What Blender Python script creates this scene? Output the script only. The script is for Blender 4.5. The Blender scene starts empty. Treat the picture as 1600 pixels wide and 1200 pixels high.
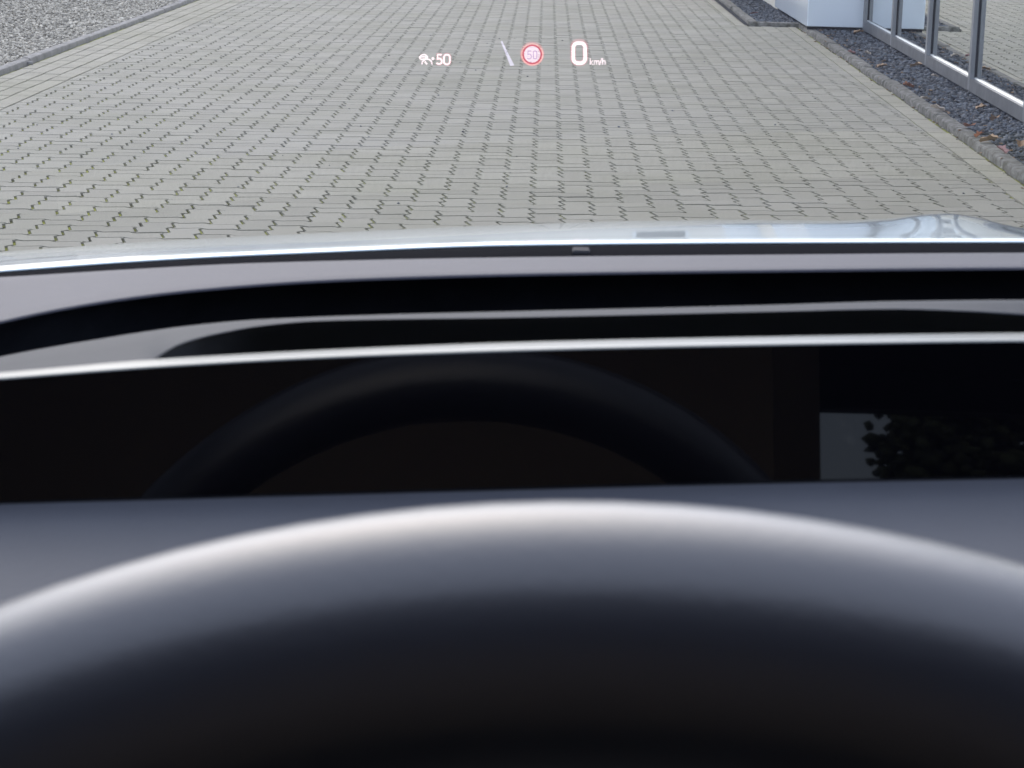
import bpy, math, random
import numpy as np
from mathutils import Vector, Matrix
random.seed(7); RNG = np.random.default_rng(11)
S = bpy.context.scene
COL = S.collection

# ------------------------------------------------------------------ camera
CAM_H, PITCH, YAW, ROLL, FPX = 1.24718, 0.221685, 0.010032, 0.024775, 3601.3   # FPX: focal length for a 1600 px wide frame
fw = np.array([-math.sin(YAW)*math.cos(PITCH), math.cos(YAW)*math.cos(PITCH), -math.sin(PITCH)])
_rt = np.array([math.cos(YAW), math.sin(YAW), 0.0]); _up = np.cross(_rt, fw)
rt = math.cos(ROLL)*_rt + math.sin(ROLL)*_up
up = -math.sin(ROLL)*_rt + math.cos(ROLL)*_up
cd = bpy.data.cameras.new('camera'); cam = bpy.data.objects.new('camera', cd); COL.objects.link(cam)
cam.matrix_world = Matrix(((rt[0], up[0], -fw[0], 0), (rt[1], up[1], -fw[1], 0), (rt[2], up[2], -fw[2], CAM_H), (0, 0, 0, 1)))
cd.sensor_width = 36; cd.lens = FPX*36/1600; cd.clip_start = 0.02; cd.clip_end = 2000
cd.dof.use_dof = True; cd.dof.focus_distance = 6.0; cd.dof.aperture_fstop = cd.lens/1.45   # a 1.45 mm phone-sized aperture
S.camera = cam

# ------------------------------------------------------------------ world, sun, exposure
SUN_EL, SUN_AZ = math.radians(38), math.radians(-10)          # azimuth from +Y towards +X
w = bpy.data.worlds.new('World'); S.world = w; w.use_nodes = True
nt = w.node_tree; bg = nt.nodes['Background']
sky = nt.nodes.new('ShaderNodeTexSky'); sky.sky_type = 'NISHITA'; sky.sun_disc = False
sky.sun_elevation = SUN_EL; sky.sun_rotation = SUN_AZ; sky.air_density = 1.0; sky.dust_density = 2.5; sky.ozone_density = 1.0
mx = nt.nodes.new('ShaderNodeMix'); mx.data_type = 'RGBA'
mx.inputs[0].default_value = 0.58; mx.inputs[7].default_value = (7.3, 8.0, 10.2, 1)      # thin even cloud over the blue sky
nt.links.new(sky.outputs[0], mx.inputs[6]); nt.links.new(mx.outputs[2], bg.inputs[0]); bg.inputs[1].default_value = 0.13
sd = bpy.data.lights.new('sun', 'SUN'); sun = bpy.data.objects.new('sun', sd); COL.objects.link(sun)
sd.energy = 0.5; sd.angle = math.radians(60); sd.color = (1.0, 0.95, 0.88)
_sdir = Vector((math.sin(SUN_AZ)*math.cos(SUN_EL), math.cos(SUN_AZ)*math.cos(SUN_EL), math.sin(SUN_EL)))
sun.rotation_euler = _sdir.to_track_quat('Z', 'Y').to_euler()
S.view_settings.view_transform = 'Standard'; S.view_settings.look = 'None'; S.view_settings.gamma = 1
S.view_settings.exposure = 1.04; S.view_settings.use_curve_mapping = False
S.render.engine = 'CYCLES'; S.cycles.use_denoising = True; S.cycles.max_bounces = 7; S.cycles.diffuse_bounces = 3; S.cycles.transparent_max_bounces = 16

# ------------------------------------------------------------------ measuring helpers
def ray(px, py): return fw + (px-800)/FPX*rt - (py-600)/FPX*up
def at(px, py, Y):                                     # the point of the sight line that stands Y metres ahead
    d = ray(px, py); p = d*(Y/d[1]); return (p[0], p[1], p[2]+CAM_H)
def on(px, py, z=0.0):                                 # the point of the sight line at height z
    d = ray(px, py); p = d*((CAM_H-z)/-d[2]); return (p[0], p[1], z)
def pix(P):
    d = np.asarray(P, float)-np.array([0, 0, CAM_H]); z = d@fw
    return 800+FPX*(d@rt)/z, 600-FPX*(d@up)/z, z
def pchip(ctrl, x):
    xs = np.array([c[0] for c in ctrl], float); ys = np.array([c[1] for c in ctrl], float); x = np.asarray(x, float)
    h = np.diff(xs); dl = np.diff(ys)/h; m = np.zeros_like(ys)
    for i in range(1, len(xs)-1):
        if dl[i-1]*dl[i] > 0:
            w1, w2 = 2*h[i]+h[i-1], h[i]+2*h[i-1]; m[i] = (w1+w2)/(w1/dl[i-1]+w2/dl[i])
    m[0], m[-1] = dl[0], dl[-1]
    k = np.clip(np.searchsorted(xs, x)-1, 0, len(xs)-2); t = np.clip((x-xs[k])/h[k], 0, 1)
    return (2*t**3-3*t**2+1)*ys[k]+(t**3-2*t**2+t)*h[k]*m[k]+(-2*t**3+3*t**2)*ys[k+1]+(t**3-t**2)*h[k]*m[k+1]

# ------------------------------------------------------------------ object helpers
def tag(o, label=None, cat=None, group=None, kind=None):
    for k, v in (('label', label), ('category', cat), ('group', group), ('kind', kind)):
        if v: o[k] = v
    return o
def empty(name, loc=(0, 0, 0)):
    o = bpy.data.objects.new(name, None); COL.objects.link(o); o.location = loc; o.empty_display_size = 0.1; return o
def link(name, me, parent=None):
    o = bpy.data.objects.new(name, me); COL.objects.link(o)
    if parent is not None:
        o.parent = parent
        g = Vector((0, 0, 0)); q = parent
        while q is not None: g += q.location; q = q.parent
        o.location = -g                                  # parts keep world coordinates in their meshes
    return o
def mesh(name, verts, faces, mat, smooth=False, auto=None):
    me = bpy.data.meshes.new(name); me.from_pydata([tuple(map(float, v)) for v in verts], [], [tuple(map(int, f)) for f in faces])
    if mat: me.materials.append(mat)
    if smooth: me.polygons.foreach_set('use_smooth', [True]*len(me.polygons))
    if auto is not None:
        me.polygons.foreach_set('use_smooth', [True]*len(me.polygons)); me.set_sharp_from_angle(angle=math.radians(auto))
    me.update(); return me
class MB:
    def __init__(s): s.v = []; s.f = []
    def add(s, vs, fs):
        o = len(s.v); s.v += [tuple(v) for v in vs]; s.f += [tuple(i+o for i in f) for f in fs]; return s
    def box(s, lo, hi, b=0.0):
        (x0, y0, z0), (x1, y1, z1) = lo, hi
        if b <= 0:
            vs = [(x, y, z) for z in (z0, z1) for y in (y0, y1) for x in (x0, x1)]
            return s.add(vs, [(0, 2, 3, 1), (4, 5, 7, 6), (0, 1, 5, 4), (2, 6, 7, 3), (0, 4, 6, 2), (1, 3, 7, 5)])
        prof = [(b, 0), (0, b)]
        rings = []
        for z, i in ((z0, b), (z0+b, 0), (z1-b, 0), (z1, b)):
            rings.append([(x0+i+b*(1 if not i else .4), y0+i, z), (x1-i-b*(1 if not i else .4), y0+i, z), (x1-i, y0+i+b*(1 if not i else .4), z), (x1-i, y1-i-b*(1 if not i else .4), z),
                          (x1-i-b*(1 if not i else .4), y1-i, z), (x0+i+b*(1 if not i else .4), y1-i, z), (x0+i, y1-i-b*(1 if not i else .4), z), (x0+i, y0+i+b*(1 if not i else .4), z)])
        vs = sum(rings, []); fs = [tuple(range(7, -1, -1)), tuple(range(24, 32))]
        for r in range(3):
            for k in range(8): fs.append((r*8+k, r*8+(k+1) % 8, r*8+8+(k+1) % 8, r*8+8+k))
        return s.add(vs, fs)
    def build(s, name, mat, parent=None, smooth=False, auto=None): return link(name, mesh(name, s.v, s.f, mat, smooth, auto), parent)
def grid_mesh(rows):                                    # rows: list of equally long lists of points
    n = len(rows[0]); vs = [p for r in rows for p in r]; fs = []
    for i in range(len(rows)-1):
        for j in range(n-1): fs.append((i*n+j, i*n+j+1, (i+1)*n+j+1, (i+1)*n+j))
    return vs, fs

# ------------------------------------------------------------------ materials
def N(t, kind, **kw):
    n = t.nodes.new(kind)
    for k, v in kw.items(): setattr(n, k, v)
    return n
def base_mat(name, col, rough=0.5, metal=0.0, spec=0.5, coat=0.0, sheen=0.0):
    m = bpy.data.materials.new(name); m.use_nodes = True; b = m.node_tree.nodes['Principled BSDF']
    b.inputs['Base Color'].default_value = (*col, 1); b.inputs['Roughness'].default_value = rough; b.inputs['Metallic'].default_value = metal
    b.inputs['Specular IOR Level'].default_value = spec; b.inputs['Coat Weight'].default_value = coat; b.inputs['Coat Roughness'].default_value = 0.04
    b.inputs['Sheen Weight'].default_value = sheen
    return m
def ramp(t, pts):
    r = N(t, 'ShaderNodeValToRGB'); e = r.color_ramp.elements
    while len(e) < len(pts): e.new(0.5)
    for el, (p, c) in zip(e, pts): el.position = p; el.color = (*c, 1)
    return r
def noise_mat(name, pts, scale, rough=0.8, detail=6, bump=0.0, bscale=None, bdist=0.002, spec=0.4, rnd=None, rndamt=0.15, metal=0.0, coords='Object'):
    """colour ramp on noise; rnd: 'object' or 'attr' adds a brightness of its own to every piece"""
    m = base_mat(name, pts[0][1], rough, metal, spec); t = m.node_tree; b = t.nodes['Principled BSDF']; L = t.links.new
    if coords == 'World': src = N(t, 'ShaderNodeNewGeometry').outputs['Position']
    else: src = N(t, 'ShaderNodeTexCoord').outputs['Object']
    nz = N(t, 'ShaderNodeTexNoise'); nz.inputs['Scale'].default_value = scale; nz.inputs['Detail'].default_value = detail; nz.inputs['Roughness'].default_value = 0.65
    L(src, nz.inputs['Vector']); r = ramp(t, pts); L(nz.outputs['Fac'], r.inputs[0]); out = r.outputs[0]
    if rnd:
        if rnd == 'object': v = N(t, 'ShaderNodeObjectInfo').outputs['Random']
        else:
            a = N(t, 'ShaderNodeAttribute'); a.attribute_name = 'rnd'; v = a.outputs['Fac']
        mr = N(t, 'ShaderNodeMapRange'); mr.inputs[3].default_value = 1-rndamt; mr.inputs[4].default_value = 1+rndamt; L(v, mr.inputs[0])
        mm = N(t, 'ShaderNodeMix', data_type='RGBA', blend_type='MULTIPLY'); mm.inputs[0].default_value = 1
        L(out, mm.inputs[6]); L(mr.outputs[0], mm.inputs[7]); out = mm.outputs[2]
    L(out, b.inputs['Base Color'])
    if bump:
        n2 = N(t, 'ShaderNodeTexNoise'); n2.inputs['Scale'].default_value = bscale or scale*3; n2.inputs['Detail'].default_value = 4; L(src, n2.inputs['Vector'])
        bp = N(t, 'ShaderNodeBump'); bp.inputs['Strength'].default_value = bump; bp.inputs['Distance'].default_value = bdist
        L(n2.outputs['Fac'], bp.inputs['Height']); L(bp.outputs[0], b.inputs['Normal'])
    return m
def paver_mat(name, rnd, tint=(1, 1, 1)):
    m = base_mat(name, (.34, .34, .325), 0.9, 0, 0.3); t = m.node_tree; b = t.nodes['Principled BSDF']; L = t.links.new
    pos = N(t, 'ShaderNodeNewGeometry').outputs['Position']
    fine = N(t, 'ShaderNodeTexNoise'); fine.inputs['Scale'].default_value = 260; fine.inputs['Detail'].default_value = 3; L(pos, fine.inputs['Vector'])
    big = N(t, 'ShaderNodeTexNoise'); big.inputs['Scale'].default_value = 1.3; big.inputs['Detail'].default_value = 5; L(pos, big.inputs['Vector'])
    rb = ramp(t, [(0.32, (.282, .267, .207)), (0.5, (.305, .287, .230)), (0.72, (.322, .302, .249))]); L(big.outputs['Fac'], rb.inputs[0])
    rf = ramp(t, [(0.28, (.74, .74, .74)), (0.5, (1, 1, 1)), (0.74, (1.2, 1.2, 1.19))]); L(fine.outputs['Fac'], rf.inputs[0])
    m1 = N(t, 'ShaderNodeMix', data_type='RGBA', blend_type='MULTIPLY'); m1.inputs[0].default_value = 1; L(rb.outputs[0], m1.inputs[6]); L(rf.outputs[0], m1.inputs[7])
    if rnd == 'object': v = N(t, 'ShaderNodeObjectInfo').outputs['Random']
    else:
        a = N(t, 'ShaderNodeAttribute'); a.attribute_name = 'rnd'; v = a.outputs['Fac']
    mr = N(t, 'ShaderNodeMapRange'); mr.inputs[3].default_value = 0.925; mr.inputs[4].default_value = 1.06; L(v, mr.inputs[0])
    m2 = N(t, 'ShaderNodeMix', data_type='RGBA', blend_type='MULTIPLY'); m2.inputs[0].default_value = 1; L(m1.outputs[2], m2.inputs[6]); L(mr.outputs[0], m2.inputs[7])
    m3 = N(t, 'ShaderNodeMix', data_type='RGBA', blend_type='MULTIPLY'); m3.inputs[0].default_value = 1; L(m2.outputs[2], m3.inputs[6]); m3.inputs[7].default_value = (*tint, 1)
    L(m3.outputs[2], b.inputs['Base Color'])
    bp = N(t, 'ShaderNodeBump'); bp.inputs['Strength'].default_value = 0.35; bp.inputs['Distance'].default_value = 0.002; L(fine.outputs['Fac'], bp.inputs['Height']); L(bp.outputs[0], b.inputs['Normal'])
    return m
def joint_mat():
    m = base_mat('joint_fill', (.05, .05, .04), 1.0, 0, 0.1); t = m.node_tree; b = t.nodes['Principled BSDF']; L = t.links.new
    pos = N(t, 'ShaderNodeNewGeometry').outputs['Position']
    n1 = N(t, 'ShaderNodeTexNoise'); n1.inputs['Scale'].default_value = 4.6; n1.inputs['Detail'].default_value = 5; n1.inputs['Roughness'].default_value = .7; L(pos, n1.inputs['Vector'])
    r = ramp(t, [(0.38, (.048, .046, .036)), (0.47, (.115, .118, .042)), (0.57, (.25, .26, .058))]); L(n1.outputs['Fac'], r.inputs[0]); L(r.outputs[0], b.inputs['Base Color'])
    return m
def glass_mat(name, tint, power, ior=1.5, rough=0.0):
    """thin pane: clear part and mirror part shared out by the Fresnel term of its surfaces"""
    m = bpy.data.materials.new(name); m.use_nodes = True; t = m.node_tree; t.nodes.clear(); L = t.links.new
    tr = N(t, 'ShaderNodeBsdfTransparent'); tr.inputs[0].default_value = (*tint, 1)
    gl = N(t, 'ShaderNodeBsdfGlossy'); gl.inputs['Roughness'].default_value = rough; gl.inputs[0].default_value = (.95, .97, .96, 1)
    fr = N(t, 'ShaderNodeFresnel'); fr.inputs[0].default_value = ior
    a = N(t, 'ShaderNodeMath', operation='SUBTRACT'); a.inputs[0].default_value = 1; L(fr.outputs[0], a.inputs[1])
    p = N(t, 'ShaderNodeMath', operation='POWER'); L(a.outputs[0], p.inputs[0]); p.inputs[1].default_value = power
    q = N(t, 'ShaderNodeMath', operation='SUBTRACT'); q.inputs[0].default_value = 1; L(p.outputs[0], q.inputs[1])
    mx = N(t, 'ShaderNodeMixShader'); L(q.outputs[0], mx.inputs[0]); L(tr.outputs[0], mx.inputs[1]); L(gl.outputs[0], mx.inputs[2])
    o = N(t, 'ShaderNodeOutputMaterial'); L(mx.outputs[0], o.inputs[0]); return m
def light_mat(name, col, strength, clear=1.0):
    """projected light: adds to what is seen through it"""
    m = bpy.data.materials.new(name); m.use_nodes = True; t = m.node_tree; t.nodes.clear(); L = t.links.new
    tr = N(t, 'ShaderNodeBsdfTransparent'); tr.inputs[0].default_value = (clear, clear, clear, 1)
    em = N(t, 'ShaderNodeEmission'); em.inputs[0].default_value = (*col, 1); em.inputs[1].default_value = strength
    ad = N(t, 'ShaderNodeAddShader'); L(tr.outputs[0], ad.inputs[0]); L(em.outputs[0], ad.inputs[1])
    o = N(t, 'ShaderNodeOutputMaterial'); L(ad.outputs[0], o.inputs[0]); return m

M = {}
M['paver'] = paver_mat('concrete_paver', 'object'); M['paver_far'] = paver_mat('concrete_paver_field', 'attr')
M['border'] = paver_mat('concrete_border_block', 'object', (1.06, 1.05, 1.02))
M['joint'] = joint_mat()
M['kerb_pale'] = noise_mat('pale_kerb_concrete', [(.3, (.19, .178, .155)), (.55, (.28, .265, .240)), (.8, (.34, .325, .300))], 9, .9, bump=.4, bscale=120, rnd='object', rndamt=.06, coords='World')
M['kerb_old'] = noise_mat('weathered_kerb_concrete', [(.34, (.070, .066, .050)), (.5, (.150, .142, .122)), (.66, (.25, .24, .215))], 22, .95, bump=.9, bscale=90, bdist=.006, rnd='object', rndamt=.1, coords='World')
M['basalt'] = noise_mat('dark_basalt_chip', [(.3, (.036, .041, .047)), (.6, (.085, .094, .106)), (.8, (.16, .17, .182))], 40, .75, rnd='attr', rndamt=.75, coords='World')
M['pale_stone'] = noise_mat('pale_gravel_stone', [(.25, (.25, .225, .175)), (.5, (.39, .358, .29)), (.8, (.60, .555, .465))], 30, .9, rnd='attr', rndamt=.5, coords='World')
M['bed_dark'] = noise_mat('dark_gravel_bed', [(.3, (.010, .011, .013)), (.7, (.03, .033, .038))], 60, .95, bump=.8, bdist=.02)
M['bed_pale'] = noise_mat('pale_gravel_bed', [(.3, (.12, .117, .105)), (.5, (.22, .217, .20)), (.75, (.34, .335, .31))], 45, .95, bump=.9, bdist=.02)
M['ground'] = noise_mat('yard_ground', [(.3, (.16, .16, .15)), (.7, (.25, .245, .23))], 3, .95)
M['alu'] = noise_mat('grey_aluminium', [(.3, (.22, .226, .23)), (.7, (.28, .286, .29))], 4, .45, metal=.4, spec=.5, coords='World')
M['alu_rail'] = noise_mat('dark_rail_aluminium', [(.3, (.12, .125, .13)), (.7, (.19, .195, .20))], 9, .5, metal=.4, spec=.4, bump=.2, bscale=60, coords='World')  # darker and bumpier than the mullion aluminium
M['alu_light'] = base_mat('pale_aluminium_bead', (.75, .78, .76), .3, .6)
M['gasket'] = base_mat('black_gasket', (.01, .01, .012), .6)
M['pane'] = glass_mat('facade_glass', (.66, .76, .70), 5.5, 1.55)
M['panel'] = noise_mat('pale_coated_panel', [(.3, (.76, .82, .86)), (.7, (.80, .855, .89))], .8, .12, spec=.5, coords='World')
M['room'] = noise_mat('pale_room_floor', [(.3, (.46, .50, .44)), (.7, (.58, .61, .55))], 2, .7, coords='World'); M['room_wall'] = base_mat('pale_room_wall', (.62, .64, .60), .9)
M['cream'] = noise_mat('cream_render', [(.3, (.66, .61, .50)), (.7, (.73, .68, .57))], 2, .9, coords='World')
M['roofing'] = base_mat('grey_roofing', (.18, .17, .17), .8)
M['dark_brown'] = base_mat('dark_brown_matte', (.04, .035, .03), .8)
M['paint'] = base_mat('silver_car_paint', (.52, .61, .65), .28, .55, .5, coat=1.0)
M['windshield'] = glass_mat('windshield_glass', (.965, .975, .97), 1.3, 1.35)
M['side_glass'] = glass_mat('tinted_side_glass', (.30, .32, .33), 1.6, 1.5); M['rear_glass'] = glass_mat('clear_rear_glass', (.34, .35, .36), 1.6, 1.5); M['privacy_glass'] = glass_mat('dark_privacy_glass', (.04, .042, .045), 1.6, 1.5)
M['black_plastic'] = noise_mat('black_cowl_plastic', [(.3, (.016, .018, .024)), (.7, (.026, .028, .036))], 40, .95, spec=.02)
def grained(name, col, rough, spec, scale, amt, coat=0.0, sheen=0.0):
    m = noise_mat(name, [(.3, tuple(c*.92 for c in col)), (.7, tuple(c*1.06 for c in col))], 18, rough, bump=amt, bscale=scale, bdist=.0008, spec=spec, coords='World')
    b = m.node_tree.nodes['Principled BSDF']; b.inputs['Sheen Weight'].default_value = sheen; b.inputs['Coat Weight'].default_value = coat; b.inputs['Coat Roughness'].default_value = .35
    return m
M['dash'] = grained('grained_dash_plastic', (.042, .043, .060), .57, .26, 900, .35)
M['dark_face'] = grained('navy_black_dash_plastic', (.030, .037, .055), .7, .3, 900, .2)
M['dash_hood'] = grained('charcoal_hood_plastic', (.024, .028, .036), .62, .20, 900, .2)
M['dash_low'] = grained('grey_dash_shelf_plastic', (.062, .067, .082), .6, .45, 900, .25)
M['leather'] = grained('black_wheel_leather', (.024, .025, .034), .38, .7, 700, .10, coat=.38, sheen=.10)
M['leather'].node_tree.nodes['Principled BSDF'].inputs['Coat Roughness'].default_value = .26; M['leather'].node_tree.nodes['Principled BSDF'].inputs['Coat IOR'].default_value = 1.55
M['black_gloss'] = base_mat('black_screen_glass', (.003, .003, .0045), .015, 0, .5)
M['satin_trim'] = base_mat('satin_silver_trim', (.115, .125, .125), .28, .75)
M['cabin'] = base_mat('black_cabin_lining', (.012, .012, .013), .9, 0, .2)
M['seat'] = base_mat('brown_seat_fabric', (.14, .108, .075), .9, 0, .2)
M['tyre'] = base_mat('tyre_rubber', (.02, .02, .02), .85)
M['rim'] = base_mat('alloy_rim', (.5, .5, .52), .3, .9)
M['hud'] = light_mat('projected_white_light', (1.0, .74, .80), .62)
M['hud_halo'] = light_mat('projected_pink_fringe', (1.0, .12, .18), .11)
M['hud_red'] = light_mat('projected_red_light', (1.0, .03, .12), .34, .28)
M['hud_pale'] = light_mat('projected_pale_light', (1.0, .68, .86), .34)
M['hud_digit'] = light_mat('projected_mauve_light', (.62, .25, 1.0), .17, .50)
M['hud_dim'] = light_mat('projected_dim_white_light', (.80, .72, 1.0), .31)

# ------------------------------------------------------------------ ground and driveway
U, X0, Y0 = 0.1125, -0.14002, 9.06778                   # paver module and lattice origin
JL = -2.68; KL = -3.10                                  # left joint and kerb foot
def jr(Y): return 1.885+.0108*(Y-9) if Y < 19.12 else 1.57
def kr(Y): return 2.015+.0065*(Y-9)
tag(MB().add([(-400, -300, -.06), (400, -300, -.06), (400, 700, -.06), (-400, 700, -.06)], [(0, 1, 2, 3)]).build('ground', M['ground']), kind='structure')
PY0, PY1 = 6.0, 26.5
drive = empty('driveway'); tag(drive, kind='structure')
d = MB()
for (ya, yb) in ((-12, PY0), (PY1, 70)): d.add([(KL, ya, -.002), (1.68 if ya > 0 else 2.1, ya, -.002), (1.68 if ya > 0 else 2.1, yb, -.002), (KL, yb, -.002)], [(0, 1, 2, 3)])
d.build('paving_sheet', M['paver'], drive)
MB().add([(KL-.02, PY0-.1, -.0062), (2.2, PY0-.1, -.0062), (2.2, 19.3, -.0062), (1.72, 19.3, -.0062), (1.72, PY1+.1, -.0062), (KL-.02, PY1+.1, -.0062)], [(0, 1, 2, 3, 4, 5)]).build('joint_bed', M['joint'], drive)

AMP, TA = .098, .13
def outline(path):                                      # path: lattice points (c, -r) round the stone, counter-clockwise
    pts = []; n = len(path)
    for i in range(n):
        A = np.array(path[i], float); B = np.array(path[(i+1) % n], float); P = np.array(path[i-1], float)
        dd = B-A; rn = np.array([dd[1], -dd[0]])
        if abs(np.cross(np.append(A-P, 0), np.append(dd, 0))[2]) > 1e-6: pts.append(A)
        pts.append(A+TA*dd+AMP*rn); pts.append(A+(1-TA)*dd-AMP*rn)
    return np.array(pts)*U
OUT_H = outline([(0, 0), (0, -1), (1, -1), (2, -1), (2, 0), (1, 0)])      # local: corner far-left, x right, y away
OUT_V = outline([(0, 0), (0, -1), (0, -2), (1, -2), (1, -1), (1, 0)])
def inset(P, g):
    n = len(P); o = []
    for i in range(n):
        a, b, c = P[i-1], P[i], P[(i+1) % n]
        e1 = (b-a)/(np.linalg.norm(b-a)+1e-9); e2 = (c-b)/(np.linalg.norm(c-b)+1e-9)
        n1 = np.array([-e1[1], e1[0]]); n2 = np.array([-e2[1], e2[0]]); m = n1+n2; L = np.linalg.norm(m)
        m = m/L if L > .2 else n1
        o.append(b+m*g/max(.55, float(m@n1)))
    return np.array(o)
def stone_geo(P, gap=.0031, ch=.0022, depth=.014):
    top = inset(P, gap+ch); bot = inset(P, gap); n = len(P)
    vs = [(x, y, 0) for x, y in top]+[(x, y, -depth) for x, y in bot]
    fs = [tuple(range(n))]+[(i, n+i, n+(i+1) % n, (i+1) % n) for i in range(n)]
    return vs, fs
def clipx(P, xmin, xmax):
    for s, lim in ((1, xmin), (-1, -xmax)):
        o = []; n = len(P)
        for i in range(n):
            a, b = P[i], P[(i+1) % n]; da, db = s*a[0]-lim, s*b[0]-lim
            if da >= 0: o.append(a)
            if da*db < 0: o.append(a+(b-a)*da/(da-db))
        P = np.array(o)
        if len(P) < 3: return None
    return P
def area(P): return .5*abs(np.dot(P[:, 0], np.roll(P[:, 1], -1))-np.dot(P[:, 1], np.roll(P[:, 0], -1)))
stones = []
for c in range(-26, 22):
    for r in range(int((Y0-PY1)/U)-1, int((Y0-PY0)/U)+2):
        k = (r-c) % 4
        if k > 1: continue
        x, y = X0+c*U, Y0-r*U
        w_, h_ = (2, 1) if k == 0 else (1, 2)
        cx, cy = x+w_*U/2, y-h_*U/2
        if cy > PY1 or cy < PY0: continue
        J = jr(cy); g = 0.0
        if x+w_*U+.02 < JL or x-.02 > J: continue
        full = x-.015 > JL and x+w_*U+.015 < J
        px, py, z = pix((cx, cy, 0)); vis = 10 < px < 1590 and 0 < py < 335-.0+max(0, (900-px))*.055
        stones.append((cy, k, x, y, full, vis, J))
stones.sort(key=lambda s: s[0])
ME_H = mesh('paver', *stone_geo(OUT_H), M['paver']); ME_V = mesh('paver', *stone_geo(OUT_V), M['paver'])
n_ind = 0; FV = []; FF = []; FR = []
for cy, k, x, y, full, vis, J in stones:
    dz = random.uniform(-.0012, .0008)
    if full and vis and n_ind < 300:
        o = link('paver', ME_H if k == 0 else ME_V, drive); o.location = (x, y, dz)
        o.rotation_euler = (random.gauss(0, .003), random.gauss(0, .004), random.gauss(0, .004)); n_ind += 1
        continue
    P = (OUT_H if k == 0 else OUT_V)+np.array([x, y])
    if not full:
        P = clipx(P, JL, J)
        if P is None or area(P) < .0012: continue
    vs, fs = stone_geo(P); o = len(FV); tx, ty = random.gauss(0, .003), random.gauss(0, .003); mx_, my_ = P.mean(0)
    FV += [(a, b, z+dz+tx*(a-mx_)+ty*(b-my_)) for a, b, z in vs]; FF += [tuple(i+o for i in f) for f in fs]; FR += [random.random()]*len(vs)
me = mesh('paver', FV, FF, M['paver_far']); at_ = me.attributes.new('rnd', 'FLOAT', 'POINT'); at_.data.foreach_set('value', FR)
tag(link('paver', me, drive), kind='stuff')

# border blocks: four courses along the left kerb, one course along the right kerbs
def block_mesh(L_, W_): return mesh('border_block', *stone_geo(np.array([(0, 0), (W_, 0), (W_, L_), (0, L_)]), .002, .003, .014), M['border'])
BW = (JL-KL)/4; BM = block_mesh(.21, BW-.001); BM0 = block_mesh(.21, BW-.016)  # narrower first course: gap of dark fill stands in for kerb foot shade
for row in range(4):
    y = PY0+random.uniform(0, .2)+(row % 2)*.1-.2
    while y < PY1-1:
        if True:
            o = link('border_block', BM if row else BM0, drive); o.location = (KL+row*BW+(0 if row else .015), y, random.uniform(-.0015, .001)); o.rotation_euler.z = random.gauss(0, .004)
        y += .2115
BR = {}
y = PY0
while y < PY1-.3:
    L_ = .21
    if y < 19.0 and y+L_ > 19.0: L_ = 19.14-y
    j, kk = (jr(y+.1), kr(y+.1)) if y < 19.1 else (1.57, 1.68)
    if L_ > .05:
        kk -= .014; key = (round(L_, 2), round(kk-j, 2))
        if key not in BR: BR[key] = block_mesh(L_-.001, kk-j-.001)
        o = link('border_block', BR[key], drive); o.location = (j, y, random.uniform(-.001, .001)); o.rotation_euler.z = random.gauss(0, .003)
    y += L_

# ------------------------------------------------------------------ kerbs (each stone a piece)
def kerb_stone_mesh(L_, W_, H_, rr, mat, wob=.0):
    prof = [(0, -.05), (0, H_-rr), (rr*.3, H_-rr*.3), (rr, H_), (W_-.006, H_), (W_, H_-.006), (W_, -.05)]
    n = max(2, int(L_/.12)); vs = []; fs = []
    for i in range(n+1):
        y = .003+(L_-.006)*i/n
        for (x, z) in prof: vs.append((x+random.uniform(-wob, wob), y, z+random.uniform(-wob, wob)))
    m_ = len(prof)
    for i in range(n):
        for j in range(m_-1): fs.append((i*m_+j, i*m_+j+1, (i+1)*m_+j+1, (i+1)*m_+j))
    fs.append(tuple(range(m_-1, -1, -1))); fs.append(tuple(range(n*m_, n*m_+m_)))
    return mesh('kerb_stone', vs, fs, mat, auto=35)
def kerb(name, x_of, y0, y1, W_, H_, rr, mat, mirror=False, step=1.0, wob=0.0):
    k = empty(name, (x_of((y0+y1)/2), (y0+y1)/2, 0)); tag(k, kind='structure'); y = y0
    ms = [kerb_stone_mesh(step, W_, H_, rr, mat, wob) for _ in range(3)]
    i = 0
    while y < y1-.05:
        L_ = min(step, y1-y); me_ = ms[i % 3] if L_ > step-.01 else kerb_stone_mesh(L_, W_, H_, rr, mat, wob)
        o = bpy.data.objects.new('kerb_stone', me_); COL.objects.link(o); o.parent = k
        o.location = (x_of(y)-k.location.x, y-k.location.y+(L_ if mirror else 0), random.uniform(-.004, .004))
        o.rotation_euler.z = (math.pi if mirror else 0)+random.gauss(0, .004)-(0 if mirror else .006)
        y += L_; i += 1
    return k
kerb('pale_kerb', lambda Y: KL-.004, 5.0, 26.0, .055, .032, .018, M['kerb_pale'], mirror=True)
kerb('weathered_kerb', lambda Y: kr(Y)+.003, 6.0, 19.12, .072, .034, .014, M['kerb_old'], wob=.0025)
kerb('weathered_kerb', lambda Y: 1.685, 19.24, 27.0, .072, .034, .014, M['kerb_old'], wob=.002)
kx = empty('weathered_kerb', (1.88, 19.2, 0)); tag(kx, kind='structure')
o = bpy.data.objects.new('kerb_stone', kerb_stone_mesh(.42, .07, .034, .014, M['kerb_old'], .002)); COL.objects.link(o); o.parent = kx
o.rotation_euler.z = math.pi/2; o.location = (2.10-1.88, 19.155-19.2, 0)

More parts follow.
